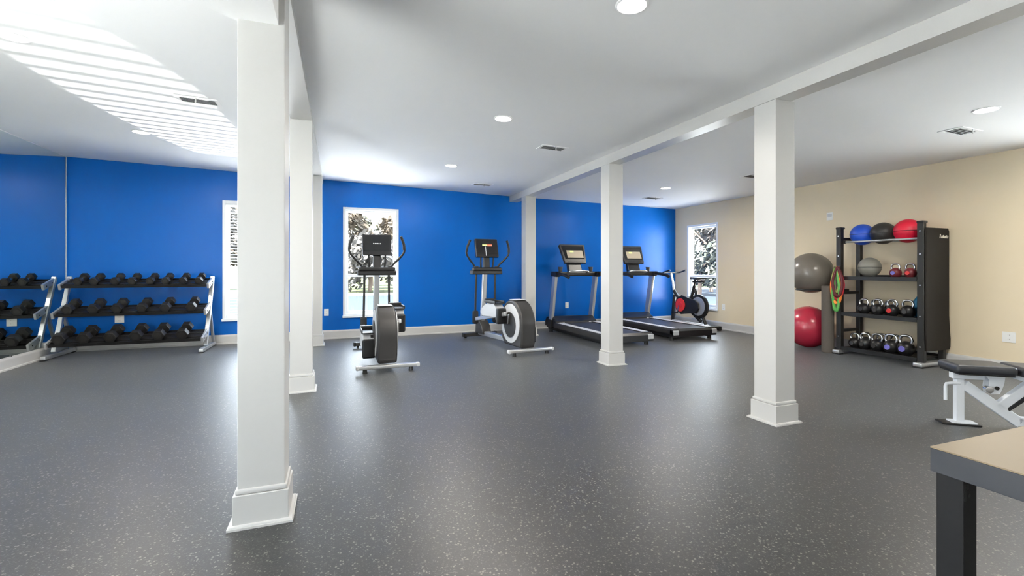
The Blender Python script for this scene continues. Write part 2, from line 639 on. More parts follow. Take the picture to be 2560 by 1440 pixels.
def window(name, label, loc, rotz, w, z0, z1, rail, blinds=False):
    """single-hung window: local x along the wall, y outward, origin on the room face"""
    root = D.objects.new(name, None)
    COL.objects.link(root)
    root.location, root.rotation_euler = loc, (0, 0, rotz)
    tag(root, label, kind='structure')
    f = MB()                                            # vinyl frame lining the opening, with a narrow picture-frame return
    fw, y0, y1 = 0.045, -0.008, 0.125
    f.box(0, fw, y0, y1, z0, z1, .004)
    f.box(w - fw, w, y0, y1, z0, z1, .004)
    f.box(fw, w - fw, y0, y1, z1 - fw, z1, .004)
    f.box(fw, w - fw, y0, y1, z0, z0 + fw, .004)
    obj('frame', f, 'vinyl', root)
    obj('sill', MB().box(-0.01, w + 0.01, -0.03, 0.0, z0 - 0.018, z0 + 0.022, .005), 'vinyl', root)
    for nm, a, b, yy in (('upper_sash', rail, z1 - fw, 0.085), ('lower_sash', z0 + fw, rail + .04, 0.045)):
        s = MB()
        sw = 0.040
        s.box(fw, fw + sw, yy, yy + .03, a, b, .004)
        s.box(w - fw - sw, w - fw, yy, yy + .03, a, b, .004)
        s.box(fw + sw, w - fw - sw, yy, yy + .03, b - sw, b, .004)
        s.box(fw + sw, w - fw - sw, yy, yy + .03, a, a + sw * 1.3, .004)
        so = obj(nm, s, 'vinyl', root)
        obj('pane', MB().box(fw + sw, w - fw - sw, yy + .012, yy + .016, a + sw * 1.3, b - sw), 'glass', so)
    obj('latch', MB().box(w / 2 - .03, w / 2 + .03, .03, .048, rail + .04, rail + .058, .006), 'vinyl', root)
    if blinds:  # slats added to cut the spot beam into ceiling stripes
        head = obj('blind_headrail', MB().box(fw + .002, w - fw - .002, 0.002, 0.030, z1 - fw - .03, z1 - fw, .004), 'vinyl', root)
        sm = MB().box(fw + .006, w - fw - .006, -0.0085, 0.0085, -0.0008, 0.0008).mesh('slat', 'vinyl')
        z = z1 - fw - .05
        while z > z0 + .10:
            put('slat', sm, root, (0, 0.017, z), (math.radians(42), 0, 0))
            z -= 0.048
        obj('blind_cord', MB().tube([(w * .25, .017, z1 - .07), (w * .25, .017, z0 + .09)], .0012, 6), 'vinyl', root)
        obj('bottom_rail', MB().box(fw + .006, w - fw - .006, 0.006, 0.028, z0 + .075, z0 + .09, .003), 'vinyl', root)
    return root


window('window_1', 'tall white window half hidden by the nearest column', (W0[0], YB, 0), 0, W0[1] - W0[0], W0[2], W0[3], 1.06, True)
window('window_2', 'tall white window behind the nearer elliptical', (W1[0], YB, 0), 0, W1[1] - W1[0], W1[2], W1[3], 1.06)
window('window_3', 'white window in the beige wall behind the exercise bike', (XR, W2[1], 0), -PI / 2, W2[1] - W2[0], W2[2], W2[3], 1.02)
def added_window(name, label, to3, a, b, z0, z1):
    """large fixed pane with a mullion, added for daylight in a wall the camera does not look at"""
    root = D.objects.new(name, None)
    COL.objects.link(root)
    tag(root, label, kind='structure')

    def bx(mb, a0, a1, d0, d1, c0, c1):
        p, q = to3(a0, d0, c0), to3(a1, d1, c1)
        mb.box(min(p[0], q[0]), max(p[0], q[0]), min(p[1], q[1]), max(p[1], q[1]), c0, c1, .003)
        return mb
    f = MB()
    for q in (a, (a + b) / 2 - .03, b - .06):
        bx(f, q, q + .06, .05, .11, z0, z1)
    bx(f, a + .06, b - .06, .05, .11, z0, z0 + .06)
    bx(f, a + .06, b - .06, .05, .11, z1 - .06, z1)
    obj('frame', f, 'vinyl', root)
    for q0, q1 in ((a + .06, (a + b) / 2 - .03), ((a + b) / 2 + .03, b - .06)):
        obj('pane', bx(MB(), q0, q1, .078, .084, z0 + .06, z1 - .06), 'glass', root)


nwin = 4
for side, to3, hs in (('front', lambda a, d, z: (a, YF - d, z), WF), ('left', lambda a, d, z: (XL - d, a, z), WL), ('right', lambda a, d, z: (XR + d, a, z), WR)):
    for wf in hs:
        added_window('window_%d' % nwin, 'large unseen window added for daylight in the %s wall' % side, to3, *wf)
        nwin += 1


# ------------------------------------------------------------------ columns and beams
def column(label, x, y, top, w=0.20):
    """x, y: corner of the shaft nearest the left wall and the camera"""
    cx, cy = x + w / 2, y + w / 2
    t = thing('support_column', label, 'column', (cx, cy, 0), 0, 'square white columns')
    h = w / 2
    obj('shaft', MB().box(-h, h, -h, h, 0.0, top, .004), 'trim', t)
    b = MB()
    k = h + .018
    b.box(-k, k, -k, k, 0.0, 0.150, .004)
    b.box(-h - .010, h + .010, -h - .010, h + .010, 0.150, 0.175, .008)
    obj('base', b, 'trim', t)
    s = MB()
    q = k + .020
    s.prism([(-q, -q), (q, -q), (q, q), (-q, q)], 0.0, 0.010, 'z')
    s.box(-q + .006, q - .006, -q + .006, q - .006, 0.0, 0.018, .006)
    obj('shoe_moulding', s, 'trim', t)
    return t


LX0, LX1 = -0.440, -0.240
RX0, RX1 = 3.145, 3.345
column('nearest square white column, tall in front of the left window', LX0, 2.47, 2.652)
column('second white column from the camera in the left row', LX0, 4.958, 2.652)
column('farthest white column of the left row, beside the elliptical window', LX0, 7.858, 2.652)
column('nearest white column of the right row, left of the storage rack', RX0, 2.640, 2.506)
column('white column of the right row standing in front of the treadmills', RX0, 4.985, 2.506)
column('farthest white column of the right row, near the blue wall', RX0, 7.735, 2.506)


def beam(name, x0, x1, zb, label, y0=YF, y1=YB):
    mb = MB()
    mb.prism([(x0, zb), (x1, zb), (x1, cz(x1) + .03), (x0, cz(x0) + .03)], y0, y1, 'y')
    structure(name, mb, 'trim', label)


beam('trim_1', LX0 + .005, LX1 - .002, 2.652, 'white beam over the left row of columns')
beam('trim_2', RX0 - .004, RX1 - .040, 2.506, 'white beam over the right row of columns')
sf = MB()                                               # low soffit running from the nearest column towards the front
sf.prism([(-0.268, 2.50), (-0.44, 2.50), (-1.75, 1.42), (-1.75, YF), (-0.268, YF)], 2.362, cz(-1.75) + .02, 'z')
structure('trim_3', sf, 'ceiling', 'low white soffit meeting the nearest column')

# ------------------------------------------------------------------ mirror on the left wall
mr = thing('wall_mirror', 'frameless mirror covering the left wall above the baseboard', 'mirror', (XL, 6.2, 0.15))
for (a, b) in ((-3.30, -1.3), (-1.3, 0.72), (0.72, 2.30)):
    obj('mirror_panel', MB().box(0.001, 0.007, a + .0015, b - .0015, 0.004, cz(XL) - .15 - .012), 'mirror', mr)
for yy in (-2.4, -1.4, -.6, .3, 1.1, 2.0):
    obj('clip', MB().box(0.0, 0.014, yy, yy + .03, -0.004, 0.016, .002), 'chrome', mr)
obj('edge_strip', MB().box(0.0, 0.010, 2.302, 2.312, 0.004, cz(XL) - .165, .001), 'chrome', mr)

# ------------------------------------------------------------------ ceiling fixtures
dl_ring = MB().lathe([(0.074, -.004), (0.080, -.008), (0.090, -.004), (0.092, 0.0), (0.072, 0.0), (0.074, -.004)], 32).mesh('trim_ring', 'ceiling')
dl_lens = MB().lathe([(0.0, -.005), (0.060, -.005), (0.0745, -.003), (0.0745, 0.0), (0.0, 0.0)], 32).mesh('lens', 'lens')
dl_light = D.lights.new('downlight', 'AREA')
dl_light.shape = 'DISK'
dl_light.size = 0.12
dl_light.energy = DOWNLIGHT_W
dl_light.color = (1.0, 0.93, 0.83)
dl_light.spread = math.radians(170)


def downlight(label, x, y):
    t = thing('downlight', label, 'light', (x, y, cz(x)), 0, 'recessed ceiling lights')
    t.rotation_euler = (0, math.atan(0.0292 if x < 3.13 else 0.0195), 0)
    put('trim_ring', dl_ring, t)
    put('lens', dl_lens, t)
    l = D.objects.new('lamp', dl_light)
    COL.objects.link(l)
    l.parent = t
    l.location = (0, 0, -.012)
    return t


for lab, px, py in (
        ('ceiling light at the top edge, right of the nearest column', 1580, 12),
        ('round ceiling light in the middle bay above the second elliptical', 1258, 296),
        ('small far ceiling light of the middle bay near the blue wall', 1128, 414),
        ('ceiling light in the left bay beside the striped sun patch', 352, 330),
        ('bright ceiling light at the left edge of the picture', 30, 90),
        ('ceiling light in the right bay above the storage rack', 2465, 274),
        ('small far ceiling light in the right bay above the treadmills', 1664, 470)):
    p = on_ceiling(px, py)
    downlight(lab, p[0], p[1])
for n, (x, y) in enumerate(((-1.5, -1.0), (3.9, -1.6))):  # extra unseen downlights, added for more light from behind the camera
    downlight('added unseen ceiling light behind the camera, %s' % ('first', 'second', 'third', 'fourth', 'fifth')[n], x, y)

vent_frame = MB()
for s in (-1, 1):
    vent_frame.box(-.170, .170, s * .085 - .018, s * .085 + .018, -.008, 0, .003)
    vent_frame.box(s * .155 - .015, s * .155 + .015, -.07, .07, -.008, 0, .003)
vent_frame = vent_frame.mesh('frame', 'ceiling')
vent_back = MB().box(-.145, .145, -.07, .07, -.0015, 0).mesh('duct_opening', 'slot')
vent_slat = MB().box(-.142, .142, -.008, .008, -.0007, .0007).mesh('slat', 'lightgrey')
vent_lever = MB().box(-.006, .006, -.004, .004, -.045, 0, .002).mesh('lever', 'trim')
for lab, px, py in (
        ('ceiling vent inside the striped sun patch', 497, 252),
        ('ceiling vent in the middle bay beside the right beam', 1381, 370),
        ('far ceiling vent close to the blue wall', 1206, 461),
        ('ceiling vent in the right bay above the storage rack', 2400, 328),
        ('pale ceiling vent above the treadmills', 1631, 495),
        ('ceiling vent half hidden by the right column', 1884, 441)):
    p = on_ceiling(px, py)
    t = thing('ceiling_vent', lab, 'vent', p, 0, 'ceiling air vents')
    t.rotation_euler = (0, math.atan(0.0292 if p[0] < 3.13 else 0.0195), 0)
    put('frame', vent_frame, t)
    put('duct_opening', vent_back, t)
    for k in range(5):
        put('slat', vent_slat, t, (0, -.054 + .027 * k, -.005), (math.radians(30), 0, 0))
    put('lever', vent_lever, t, (.0, -.10, -.006))


# ------------------------------------------------------------------ outlets and wall plates
def plate(label, kind, loc, rotz, w=0.075, h=0.118):
    """local x along the wall, -y into the room"""
    t = thing('wall_outlet' if kind == 'outlet' else 'wall_plate', label, 'outlet' if kind == 'outlet' else 'wall plate', loc, rotz, 'white wall plates')
    obj('cover', MB().box(-w / 2, w / 2, -.007, 0, -h / 2, h / 2, .003), 'plate', t)
    if kind == 'outlet':
        for s in (-1, 1):
            soc = obj('socket', MB().cyl((0, -.006, s * .024), (0, -.009, s * .024), .016, seg=18), 'plate', t)
            for q in (-1, 1):
                obj('slot', MB().box(q * .006 - .0012, q * .006 + .0012, -.0096, -.0085, s * .024 - .004, s * .024 + .005), 'slot', soc)
    else:
        obj('display', MB().box(-w * .32, w * .32, -.012, -.006, -h * .05, h * .32, .002), 'lightgrey', t)
    return t


def at_back(px, py):
    X = x_of(px, YB)
    a, b = ray(px)
    t = YB / b
    return (X, YB - .0002, H + t * (HOR - py) / FPX)


def at_right(px, py):
    Y = y_of(px, XR)
    a, b = ray(px)
    t = XR / a
    return (XR - .0002, Y, H + t * (HOR - py) / FPX)


plate('white outlet on the blue wall behind the first treadmill', 'outlet', at_back(1417, 763), 0)
plate('white outlet on the blue wall beside the farthest left column', 'outlet', at_back(816, 781), 0)
plate('white outlet on the blue wall seen through the dumbbell rack', 'outlet', at_back(299, 797), 0, .115, .118)
plate('small outlet on the beige wall below the right window', 'outlet', at_right(1809, 768), -PI / 2)
plate('white outlet on the beige wall above the bench', 'outlet', at_right(2523, 843), -PI / 2, .115, .118)
plate('white thermostat on the beige wall left of the storage rack', 'plate', at_right(2075, 541), -PI / 2, .10, .12)


# ------------------------------------------------------------------ dumbbell rack and dumbbells
RKX0, RKX1 = -3.585, -1.835
RKC = (RKX0 + RKX1) / 2
HL = (RKX1 - RKX0) / 2
rk = thing('dumbbell_rack', 'three tier dumbbell rack with silver end frames against the blue wall', 'rack', (RKC, YB, 0))
TILT = math.radians(18)
TIERS = [(-0.30, 1.000, .235), (-0.46, 0.620, .26), (-0.60, 0.240, .28)]     # centre y, centre z, depth of each tray


def tier_point(i, v, up):
    cy, cz0, dp = TIERS[i]
    return (cy + v * math.cos(TILT) - up * math.sin(TILT) * -1 * -1, cz0 + v * math.sin(TILT) + up * math.cos(TILT))


for i, (cy, cz0, dp) in enumerate(TIERS):
    m = Matrix.Translation((0, cy, cz0)) @ Matrix.Rotation(TILT, 4, 'X')
    s = MB()
    s.box(-HL + .02, HL - .02, -dp / 2, dp / 2, -.006, 0, .002, mat=m)
    s.box(-HL + .02, HL - .02, -dp / 2 - .004, -dp / 2 + .002, -.034, .008, .002, mat=m)
    s.box(-HL + .02, HL - .02, dp / 2 - .002, dp / 2 + .004, -.030, .020, .002, mat=m)
    sh = obj('shelf', s, 'black', rk)
    for v in (-dp * .24, dp * .24):
        obj('saddle_rail', MB().box(-HL + .025, HL - .025, v - .020, v + .020, 0, .010, .003, mat=m), 'rubber', sh)
for sx in (-1, 1):
    x = sx * HL
    obj('upright', MB().bar((x, -0.13, 1.085), (x, -0.545, 0.075), .055, .05, .010, (0, 1, 0)), 'silver', rk)
    obj('rear_leg', MB().bar((x, -0.315, 0.60), (x, -0.075, 0.055), .04, .045, .008, (0, 1, 0)), 'silver', rk)
    ft = obj('foot', MB().box(x - .03, x + .03, -0.80, -0.045, 0.012, 0.062, .010), 'silver', rk)
    for yy in (-0.77, -0.08):
        obj('foot_pad', MB().box(x - .032, x + .032, yy - .03, yy + .03, 0.0, 0.014, .004), 'rubber', ft)
    for (cy, cz0, dp) in TIERS:
        m = Matrix.Translation((0, cy, cz0)) @ Matrix.Rotation(TILT, 4, 'X')
        a = MB()
        a.box(x - .016, x + .016, -dp / 2 - .012, dp / 2 + .03, -.058, .026, .008, mat=m)
        arm = obj('shelf_arm', a, 'silver', rk)
        for v in (-dp * .3, dp * .3):
            q = m @ Vector((x, v, -.018))
            obj('bolt', MB().cyl((x - .021, q.y, q.z), (x + .021, q.y, q.z), .009, seg=10), 'charcoal', arm)

DB = {}


def dumbbell_meshes(key, R, L, grip):
    """hex dumbbell lying along y"""
    out = {}
    hexp = [(R * math.cos(PI / 3 * k), R * math.sin(PI / 3 * k)) for k in range(6)]
    for nm, s in (('head_a', -1), ('head_b', 1)):
        y0, y1 = s * grip / 2, s * (grip / 2 + L)
        out[nm] = MB().prism(hexp, min(y0, y1), max(y0, y1), 'y', R * .16, 2).mesh('head', 'rubber')
        ye = y1
        out[nm + '_f'] = MB().cyl((0, ye - s * .004, 0), (0, ye + s * .0015, 0), R * .52, seg=20).mesh('end_disc', 'hexface')
    g = [(0, -grip / 2 - .005), (.0135, -grip / 2 - .005), (.0150, -grip / 4), (.0165, 0), (.0150, grip / 4), (.0135, grip / 2 + .005), (0, grip / 2 + .005)]
    out['handle'] = MB().lathe(g, 14, Matrix.Rotation(-PI / 2, 4, 'X')).mesh('handle', 'chrome')
    DB[key] = out


dumbbell_meshes('s', .056, .070, .116)
dumbbell_meshes('m', .068, .086, .120)
dumbbell_meshes('l', .079, .098, .122)
ORD = ['first', 'second', 'third', 'fourth', 'fifth', 'sixth', 'seventh', 'eighth']
ROWS = [('top', [204, 244, 295, 337, 382, 420, 462, 501], ['s'] * 8, 0),
        ('middle', [180, 243, 301, 362, 420, 483], ['m'] * 6, 1),
        ('bottom', [160, 221, 286, 348, 404, 462], ['l'] * 6, 2)]
for tname, pxs, sizes, i in ROWS:
    cy, cz0, dp = TIERS[i]
    for k, (px, sz) in enumerate(zip(pxs, sizes)):
        R = {'s': .056, 'm': .068, 'l': .079}[sz]
        up = .010 + R * math.cos(PI / 6) + .001
        y = cy - up * math.sin(TILT)
        z = cz0 + up * math.cos(TILT)
        X = x_of(px, YB + y)
        X = max(RKX0 + .09, min(RKX1 - .09, X))
        t = thing('dumbbell', 'black hex dumbbell on the %s tier, %s from the left' % (tname, ORD[k]), 'dumbbell', (X, YB + y, z), 0, 'hex dumbbells on the rack')
        t.rotation_euler = (TILT, 0, 0)
        dm = DB[sz]
        put('handle', dm['handle'], t)
        for nm in ('head_a', 'head_b'):
            hd = put('head', dm[nm], t)
            put('end_disc', dm[nm + '_f'], hd)


# ------------------------------------------------------------------ ellipticals
def elliptical(label, loc, rotz, lit, high=1):
    """origin on the floor under the rear crossbar; +y towards the console"""
    t = thing('elliptical_trainer', label, 'elliptical', loc, rotz, 'elliptical trainers')
    # rear stabiliser
    rb = obj('rear_stabiliser', MB().box(-.34, .34, -.035, .035, .045, .088, .012), 'silver', t)
    for s in (-1, 1):
        obj('end_cap', MB().box(s * .34 - .022, s * .34 + .022, -.037, .037, .042, .090, .012), 'lightgrey', rb)
        obj('rubber_foot', MB().cyl((s * .26, 0, 0), (s * .26, 0, .046), .028, .022, 16), 'rubber', rb)
    # drive housing: tall rounded hump, black rim, silver cheeks
    prof = []
    for k in range(25):
        a = PI * (k / 24.0)
        prof.append((.40 + .345 * math.cos(PI - a), .40 + .345 * math.sin(a)))
    prof += [(.72, .30), (.70, .16), (.62, .08), (.10, .08), (.062, .18)]
    obj('drive_housing', MB().prism(prof, -.115, .115, 'x', .03, 3), 'darkgrey', t)
    for s in (-1, 1):
        ck = []
        for k in range(32):
            a = 2 * PI * k / 32
            ck.append((.40 + .290 * math.cos(a), .405 + .285 * math.sin(a)))
        c = MB().prism(ck, s * .112, s * .128, 'x', .006, 2)
        co = obj('side_cover', c, 'lightgrey', t)
        inner = [(.40 + .185 * math.cos(2 * PI * k / 28), .385 + .185 * math.sin(2 * PI * k / 28)) for k in range(28)]
        obj('crank_disc', MB().prism(inner, s * .126, s * .136, 'x', .004, 2), 'charcoal', co)
    obj('top_badge', MB().box(-.085, .085, .30, .50, .742, .750, .003), 'lightgrey', t)
    # main frame rail and front stabiliser
    obj('frame_rail', MB().bar((0, .66, .13), (0, 1.80, .10), .10, .08, .015), 'silver', t)
    fs = obj('front_stabiliser', MB().box(-.30, .30, 1.78, 1.86, .035, .095, .014), 'darkgrey', t)
    for s in (-1, 1):
        obj('transport_wheel', MB().cyl((s * .25 - .015, 1.87, .033), (s * .25 + .015, 1.87, .033), .033, seg=18, bev=.006), 'rubber', fs)
        obj('end_cap', MB().box(s * .30 - .02, s * .30 + .02, 1.775, 1.865, .032, .098, .012), 'rubber', fs)
    obj('front_cover', MB().prism([(1.50, .10), (1.84, .095), (1.82, .26), (1.70, .34), (1.56, .24)], -.085, .085, 'x', .02, 2), 'darkgrey', t)
    # cranks, pedal arms and pedals: left one low, right one high
    for s, zc, zp, yp in ((-high, .22, .300, .66), (high, .54, .575, .86)):
        ca = obj('crank_arm', MB().bar((s * .150, .40, .40), (s * .150, .40 + (.06 if s == -high else -.03), zc), .028, .045, .008, (1, 0, 0)), 'chrome', t)
        pa = obj('pedal_arm', MB().bar((s * .185, .42, zc), (s * .185, 1.56, .36), .042, .06, .012), 'silver', t)
        sh = obj('pedal_shroud', MB().prism([(yp - .28, zp - .10), (yp + .24, zp - .12), (yp + .34, zp - .05), (yp + .22, zp + .04), (yp + .06, zp + .10), (yp - .20, zp + .10), (yp - .29, zp + .02)], s * .195 - .072, s * .195 + .072, 'x', .018, 2), 'lightgrey', t)
        pd = MB()
        pd.box(s * .195 - .080, s * .195 + .080, yp - .26, yp + .10, zp + .096, zp + .112, .007)
        pd.box(s * .195 - .083, s * .195 - .066, yp - .26, yp + .12, zp + .10, zp + .145, .007)
        pd.box(s * .195 + .066, s * .195 + .083, yp - .26, yp + .12, zp + .10, zp + .145, .007)
        pd.box(s * .195 - .083, s * .195 + .083, yp + .09, yp + .14, zp + .10, zp + .160, .010)
        obj('pedal', pd, 'black', t)
        obj('pedal_end', MB().box(s * .195 - .076, s * .195 + .076, yp - .345, yp - .265, zp - .19, zp + .040, .020, 3), 'black', t)
        # swinging lower arm with its joint cover, and the moving handle
        la = obj('lower_arm', MB().tube([(s * .185, 1.58, .40), (s * .178, 1.58, .75), (s * .172, 1.56, 1.18)], .017, 12), 'charcoal', t)
        obj('joint_cover', MB().box(s * .185 - .045, s * .185 + .045, 1.53, 1.62, .28, .50, .025, 3), 'black', la)
        hd = obj('moving_handle', MB().tube([(s * .190, 1.56, 1.15), (s * .225, 1.54, 1.255), (s * .315, 1.50, 1.35), (s * .385, 1.47, 1.45), (s * .380, 1.45, 1.56), (s * .335, 1.43, 1.67)], .0155, 12, smooth=6), 'charcoal', t)
        obj('grip', MB().tube([(s * .383, 1.463, 1.48), (s * .378, 1.45, 1.56), (s * .334, 1.43, 1.675)], .020, 12, smooth=5), 'rubber', hd)
    # mast, tray and console
    obj('mast', MB().bar((0, 1.73, .12), (0, 1.60, 1.14), .085, .075, .022, (0, 1, 0)), 'silver', t)
    tr = MB()
    tr.box(-.275, .275, 1.47, 1.62, 1.105, 1.175, .018, 3)
    tr.box(-.255, .255, 1.455, 1.56, 1.165, 1.225, .018, 3)
    to = obj('accessory_tray', tr, 'black', t)
    for s in (-1, 1):
        obj('cup_holder', MB().lathe([(.030, 0), (.038, .07), (.043, .07), (.043, .075), (.034, .076), (.026, .01), (0, .01)], 20, Matrix.Translation((s * .19, 1.52, 1.165))), 'darkgrey', to)
        obj('fixed_grip', MB().tube([(s * .105, 1.53, 1.20), (s * .115, 1.51, 1.30), (s * .118, 1.50, 1.42)], .014, 10, smooth=4), 'black', to)
    obj('console_neck', MB().prism([(1.50, 1.20), (1.60, 1.20), (1.58, 1.44), (1.52, 1.44)], -.055, .055, 'x', .015, 2), 'black', t)
    m = Matrix.Translation((0, 1.535, 1.545)) @ Matrix.Rotation(math.radians(-14), 4, 'X')
    co = obj('console', MB().box(-.205, .205, -.030, .030, -.160, .160, .014, 3, m), 'blackgloss', t)
    obj('screen', MB().box(-.180, .180, -.034, -.029, -.095, .140, .002, 1, m), 'screen', co)
    if lit:
        obj('display_left', MB().box(-.085, .000, -.0365, -.0335, .035, .058, 0, 1, m), 'ledgreen', co)
        obj('display_right', MB().box(.000, .095, -.0365, -.0335, .030, .058, 0, 1, m), 'ledred', co)
        obj('control_knob', MB().bar(m @ Vector((-.03, -.034, -.14)), m @ Vector((-.03, -.034, .02)), .010, .006, .002, (0, 1, 0)), 'lightgrey', co)
    else:
        for k in range(6):                              # small pale maker's lettering, too small to read
            obj('screen_mark', MB().box(-.055 + k * .019, -.055 + k * .019 + (.014 if k % 2 else .010), -.0365, -.0335, .010, .024, 0, 1, m), 'lightgrey', co)
    return t


elliptical('nearer elliptical trainer standing in front of the window', (0.545, 5.585, 0), math.radians(0.5), False)
elliptical('elliptical trainer with lit display beside the farthest right column', (2.515, 5.99, 0), math.radians(6.5), True, -1)


# ------------------------------------------------------------------ treadmills
def treadmill(label, loc, rotz=0.0):
    """origin on the floor at the rear end, middle of the width; +y towards the console"""
    t = thing('treadmill', label, 'treadmill', loc, rotz, 'treadmills facing the blue wall')
    L = 2.15
    base = MB()
    for s in (-1, 1):
        base.bar((s * .36, .06, .085), (s * .36, L - .05, .085), .06, .09, .01)
    for yy in (.15, 1.1, 1.9):
        base.box(-.36, .36, yy - .04, yy + .04, .06, .11, .006)
    obj('base_frame', base, 'black', t)
    dk = MB().box(-.30, .30, .06, 1.66, .160, .196, .010)
    obj('running_belt', dk, 'belt', t)
    for s in (-1, 1):
        sr = obj('side_rail', MB().prism([(s * .30, .125), (s * .455, .115), (s * .455, .170), (s * .435, .200), (s * .305, .206)], .02, 1.70, 'y', .006, 2), 'darkgrey', t)
        obj('rail_tread', MB().box(min(s * .315, s * .43), max(s * .315, s * .43), .10, 1.60, .2035, .2085, .001), 'lightgrey', sr)
        obj('rear_foot', MB().cyl((s * .40, .10, 0), (s * .40, .10, .12), .035, .028, 18), 'rubber', t)
        obj('front_foot', MB().cyl((s * .38, 1.98, 0), (s * .38, 1.98, .06), .035, .030, 18), 'rubber', t)
    er = obj('rear_end_cap', MB().prism([(-.02, .07), (.09, .07), (.09, .185), (.03, .200), (-.02, .165)], -.455, .455, 'x', .014, 2), 'black', t)
    obj('rear_roller', MB().cyl((-.29, .075, .160), (.29, .075, .160), .034, seg=20), 'charcoal', er)
    for s in (-1, 1):
        obj('end_plate', MB().box(s * .40 - .055, s * .40 + .055, -.026, .06, .10, .175, .010), 'lightgrey', er)
    hood = obj('motor_hood', MB().prism([(1.62, .10), (2.15, .10), (2.15, .20), (2.08, .285), (1.80, .305), (1.66, .225)], -.435, .435, 'x', .03, 3), 'black', t)
    for s in (-1, 1):
        obj('hood_badge', MB().box(s * .31 - .055, s * .31 + .055, 1.648, 1.665, .185, .208, .002), 'lightgrey', hood)
    for s in (-1, 1):
        up = obj('upright', MB().bar((s * .425, 1.90, .12), (s * .425, 1.70, 1.10), .065, .135, .025, (0, 1, 0)), 'silver', t)
        obj('upright_boot', MB().box(s * .425 - .045, s * .425 + .045, 1.80, 2.00, .09, .25, .02), 'black', up)
        ha = MB()
        ha.tube([(s * .425, 1.74, 1.115), (s * .425, 1.55, 1.105), (s * .425, 1.30, 1.085), (s * .420, 1.18, 1.050)], .030, 14, smooth=5)
        obj('handrail', ha, 'black', t)
        obj('upright_cap', MB().prism([(1.60, 1.05), (1.80, 1.06), (1.78, 1.15), (1.56, 1.15)], s * .425 - .050, s * .425 + .050, 'x', .02, 2), 'black', t)
    cb = obj('cross_bar', MB().box(-.43, .43, 1.64, 1.76, 1.065, 1.145, .025, 3), 'black', t)
    obj('sensor_grip', MB().tube([(-.19, 1.66, 1.12), (-.17, 1.56, 1.155), (.17, 1.56, 1.155), (.19, 1.66, 1.12)], .017, 12, smooth=5), 'chrome', cb)
    for s in (-1, 1):
        obj('cup_holder', MB().lathe([(.034, 0), (.042, .085), (.047, .085), (.047, .09), (.036, .09), (.028, .01), (0, .01)], 20, Matrix.Translation((s * .32, 1.70, 1.145))), 'darkgrey', cb)
    obj('console_bracket', MB().prism([(1.68, 1.12), (1.78, 1.12), (1.86, 1.42), (1.80, 1.42)], -.14, .14, 'x', .015, 2), 'black', t)
    m = Matrix.Translation((0, 1.80, 1.47)) @ Matrix.Rotation(math.radians(-26), 4, 'X')
    co = obj('console', MB().prism([(-.27, .19), (-.255, .205), (.255, .205), (.27, .19), (.225, -.185), (-.225, -.185)], -.03, .03, 'y', .010, 2), 'darkgrey', t, loc=m.to_translation(), rot=m.to_euler())
    obj('screen', MB().prism([(-.235, .165), (.235, .165), (.200, -.110), (-.200, -.110)], -.034, -.029, 'y'), 'screen', co)
    obj('display', MB().box(-.150, .190, -.0365, -.0335, -.085, .070), 'palereflect', co)
    obj('keypad', MB().box(-.165, .165, -.036, -.030, -.170, -.125, .003), 'black', co)
    obj('display_mark', MB().box(-.080, -.005, -.0385, -.0360, .030, .062), 'ledgreen', co)
    return t


treadmill('treadmill partly hidden by the middle right column', (4.185, 6.09, 0))
treadmill('second treadmill with its deck end in view, beside the exercise bike', (5.625, 6.27, 0))


# ------------------------------------------------------------------ exercise bike
bk = thing('exercise_bike', 'black spin bike with red chain cover in the corner by the beige wall', 'exercise bike', (6.66, 7.02, 0), 0)
obj('flywheel', MB().cyl((-.035, .28, .46), (.025, .28, .46), .235, seg=40, bev=.012), 'rubber', bk)
fw = MB().cyl((-.042, .28, .46), (.030, .28, .46), .185, seg=40, bev=.006)
fwo = obj('flywheel_disc', fw, 'silver', bk)
obj('hub', MB().cyl((-.060, .28, .46), (.05, .28, .46), .030, seg=16), 'chrome', fwo)
obj('chain_guard', MB().prism([(.22, .42), (.30, .33), (.72, .27), (.86, .36), (.90, .48), (.84, .60), (.70, .66), (.34, .58), (.24, .52)], -.085, -.050, 'x', .010, 2), 'black', bk)
cc = obj('chain_cover', MB().cyl((-.083, .72, .46), (-.100, .72, .46), .135, seg=32, bev=.004), 'red', bk)
obj('cover_ring', MB().cyl((-.099, .72, .46), (-.106, .72, .46), .060, seg=28), 'bandred', cc)
obj('crank', MB().bar((-.112, .72, .46), (-.112, .78, .30), .022, .030, .006, (1, 0, 0)), 'chrome', bk)
pdl = MB().box(-.215, -.118, .745, .835, .285, .310, .008)
obj('pedal', pdl, 'black', bk)
obj('crank', MB().bar((.06, .72, .46), (.06, .66, .62), .022, .030, .006, (1, 0, 0)), 'chrome', bk)
obj('pedal', MB().box(.066, .165, .61, .70, .605, .630, .008), 'black', bk)
obj('main_frame', MB().tube([(0, .24, .17), (0, .50, .34), (0, .80, .52), (0, 1.02, .74)], .036, 12, smooth=4), 'black', bk)
obj('rear_stay', MB().tube([(.0, .10, .10), (.0, .30, .46), (0, .40, .80)], .028, 12), 'black', bk)
obj('seat_tube', MB().tube([(0, .56, .40), (0, .42, .86)], .032, 12), 'black', bk)
obj('seat_post', MB().tube([(0, .43, .82), (0, .39, .985)], .022, 12), 'charcoal', bk)
sl = MB()
sl.prism([(-.115, .22), (-.125, .30), (-.09, .37), (-.035, .45), (-.022, .52), (.022, .52), (.035, .45), (.09, .37), (.125, .30), (.115, .22)], .990, 1.035, 'z', .016, 3)
obj('saddle', sl, 'vinylpad', bk)
obj('seat_slider', MB().box(-.022, .022, .16, .46, .925, .960, .006), 'charcoal', bk)
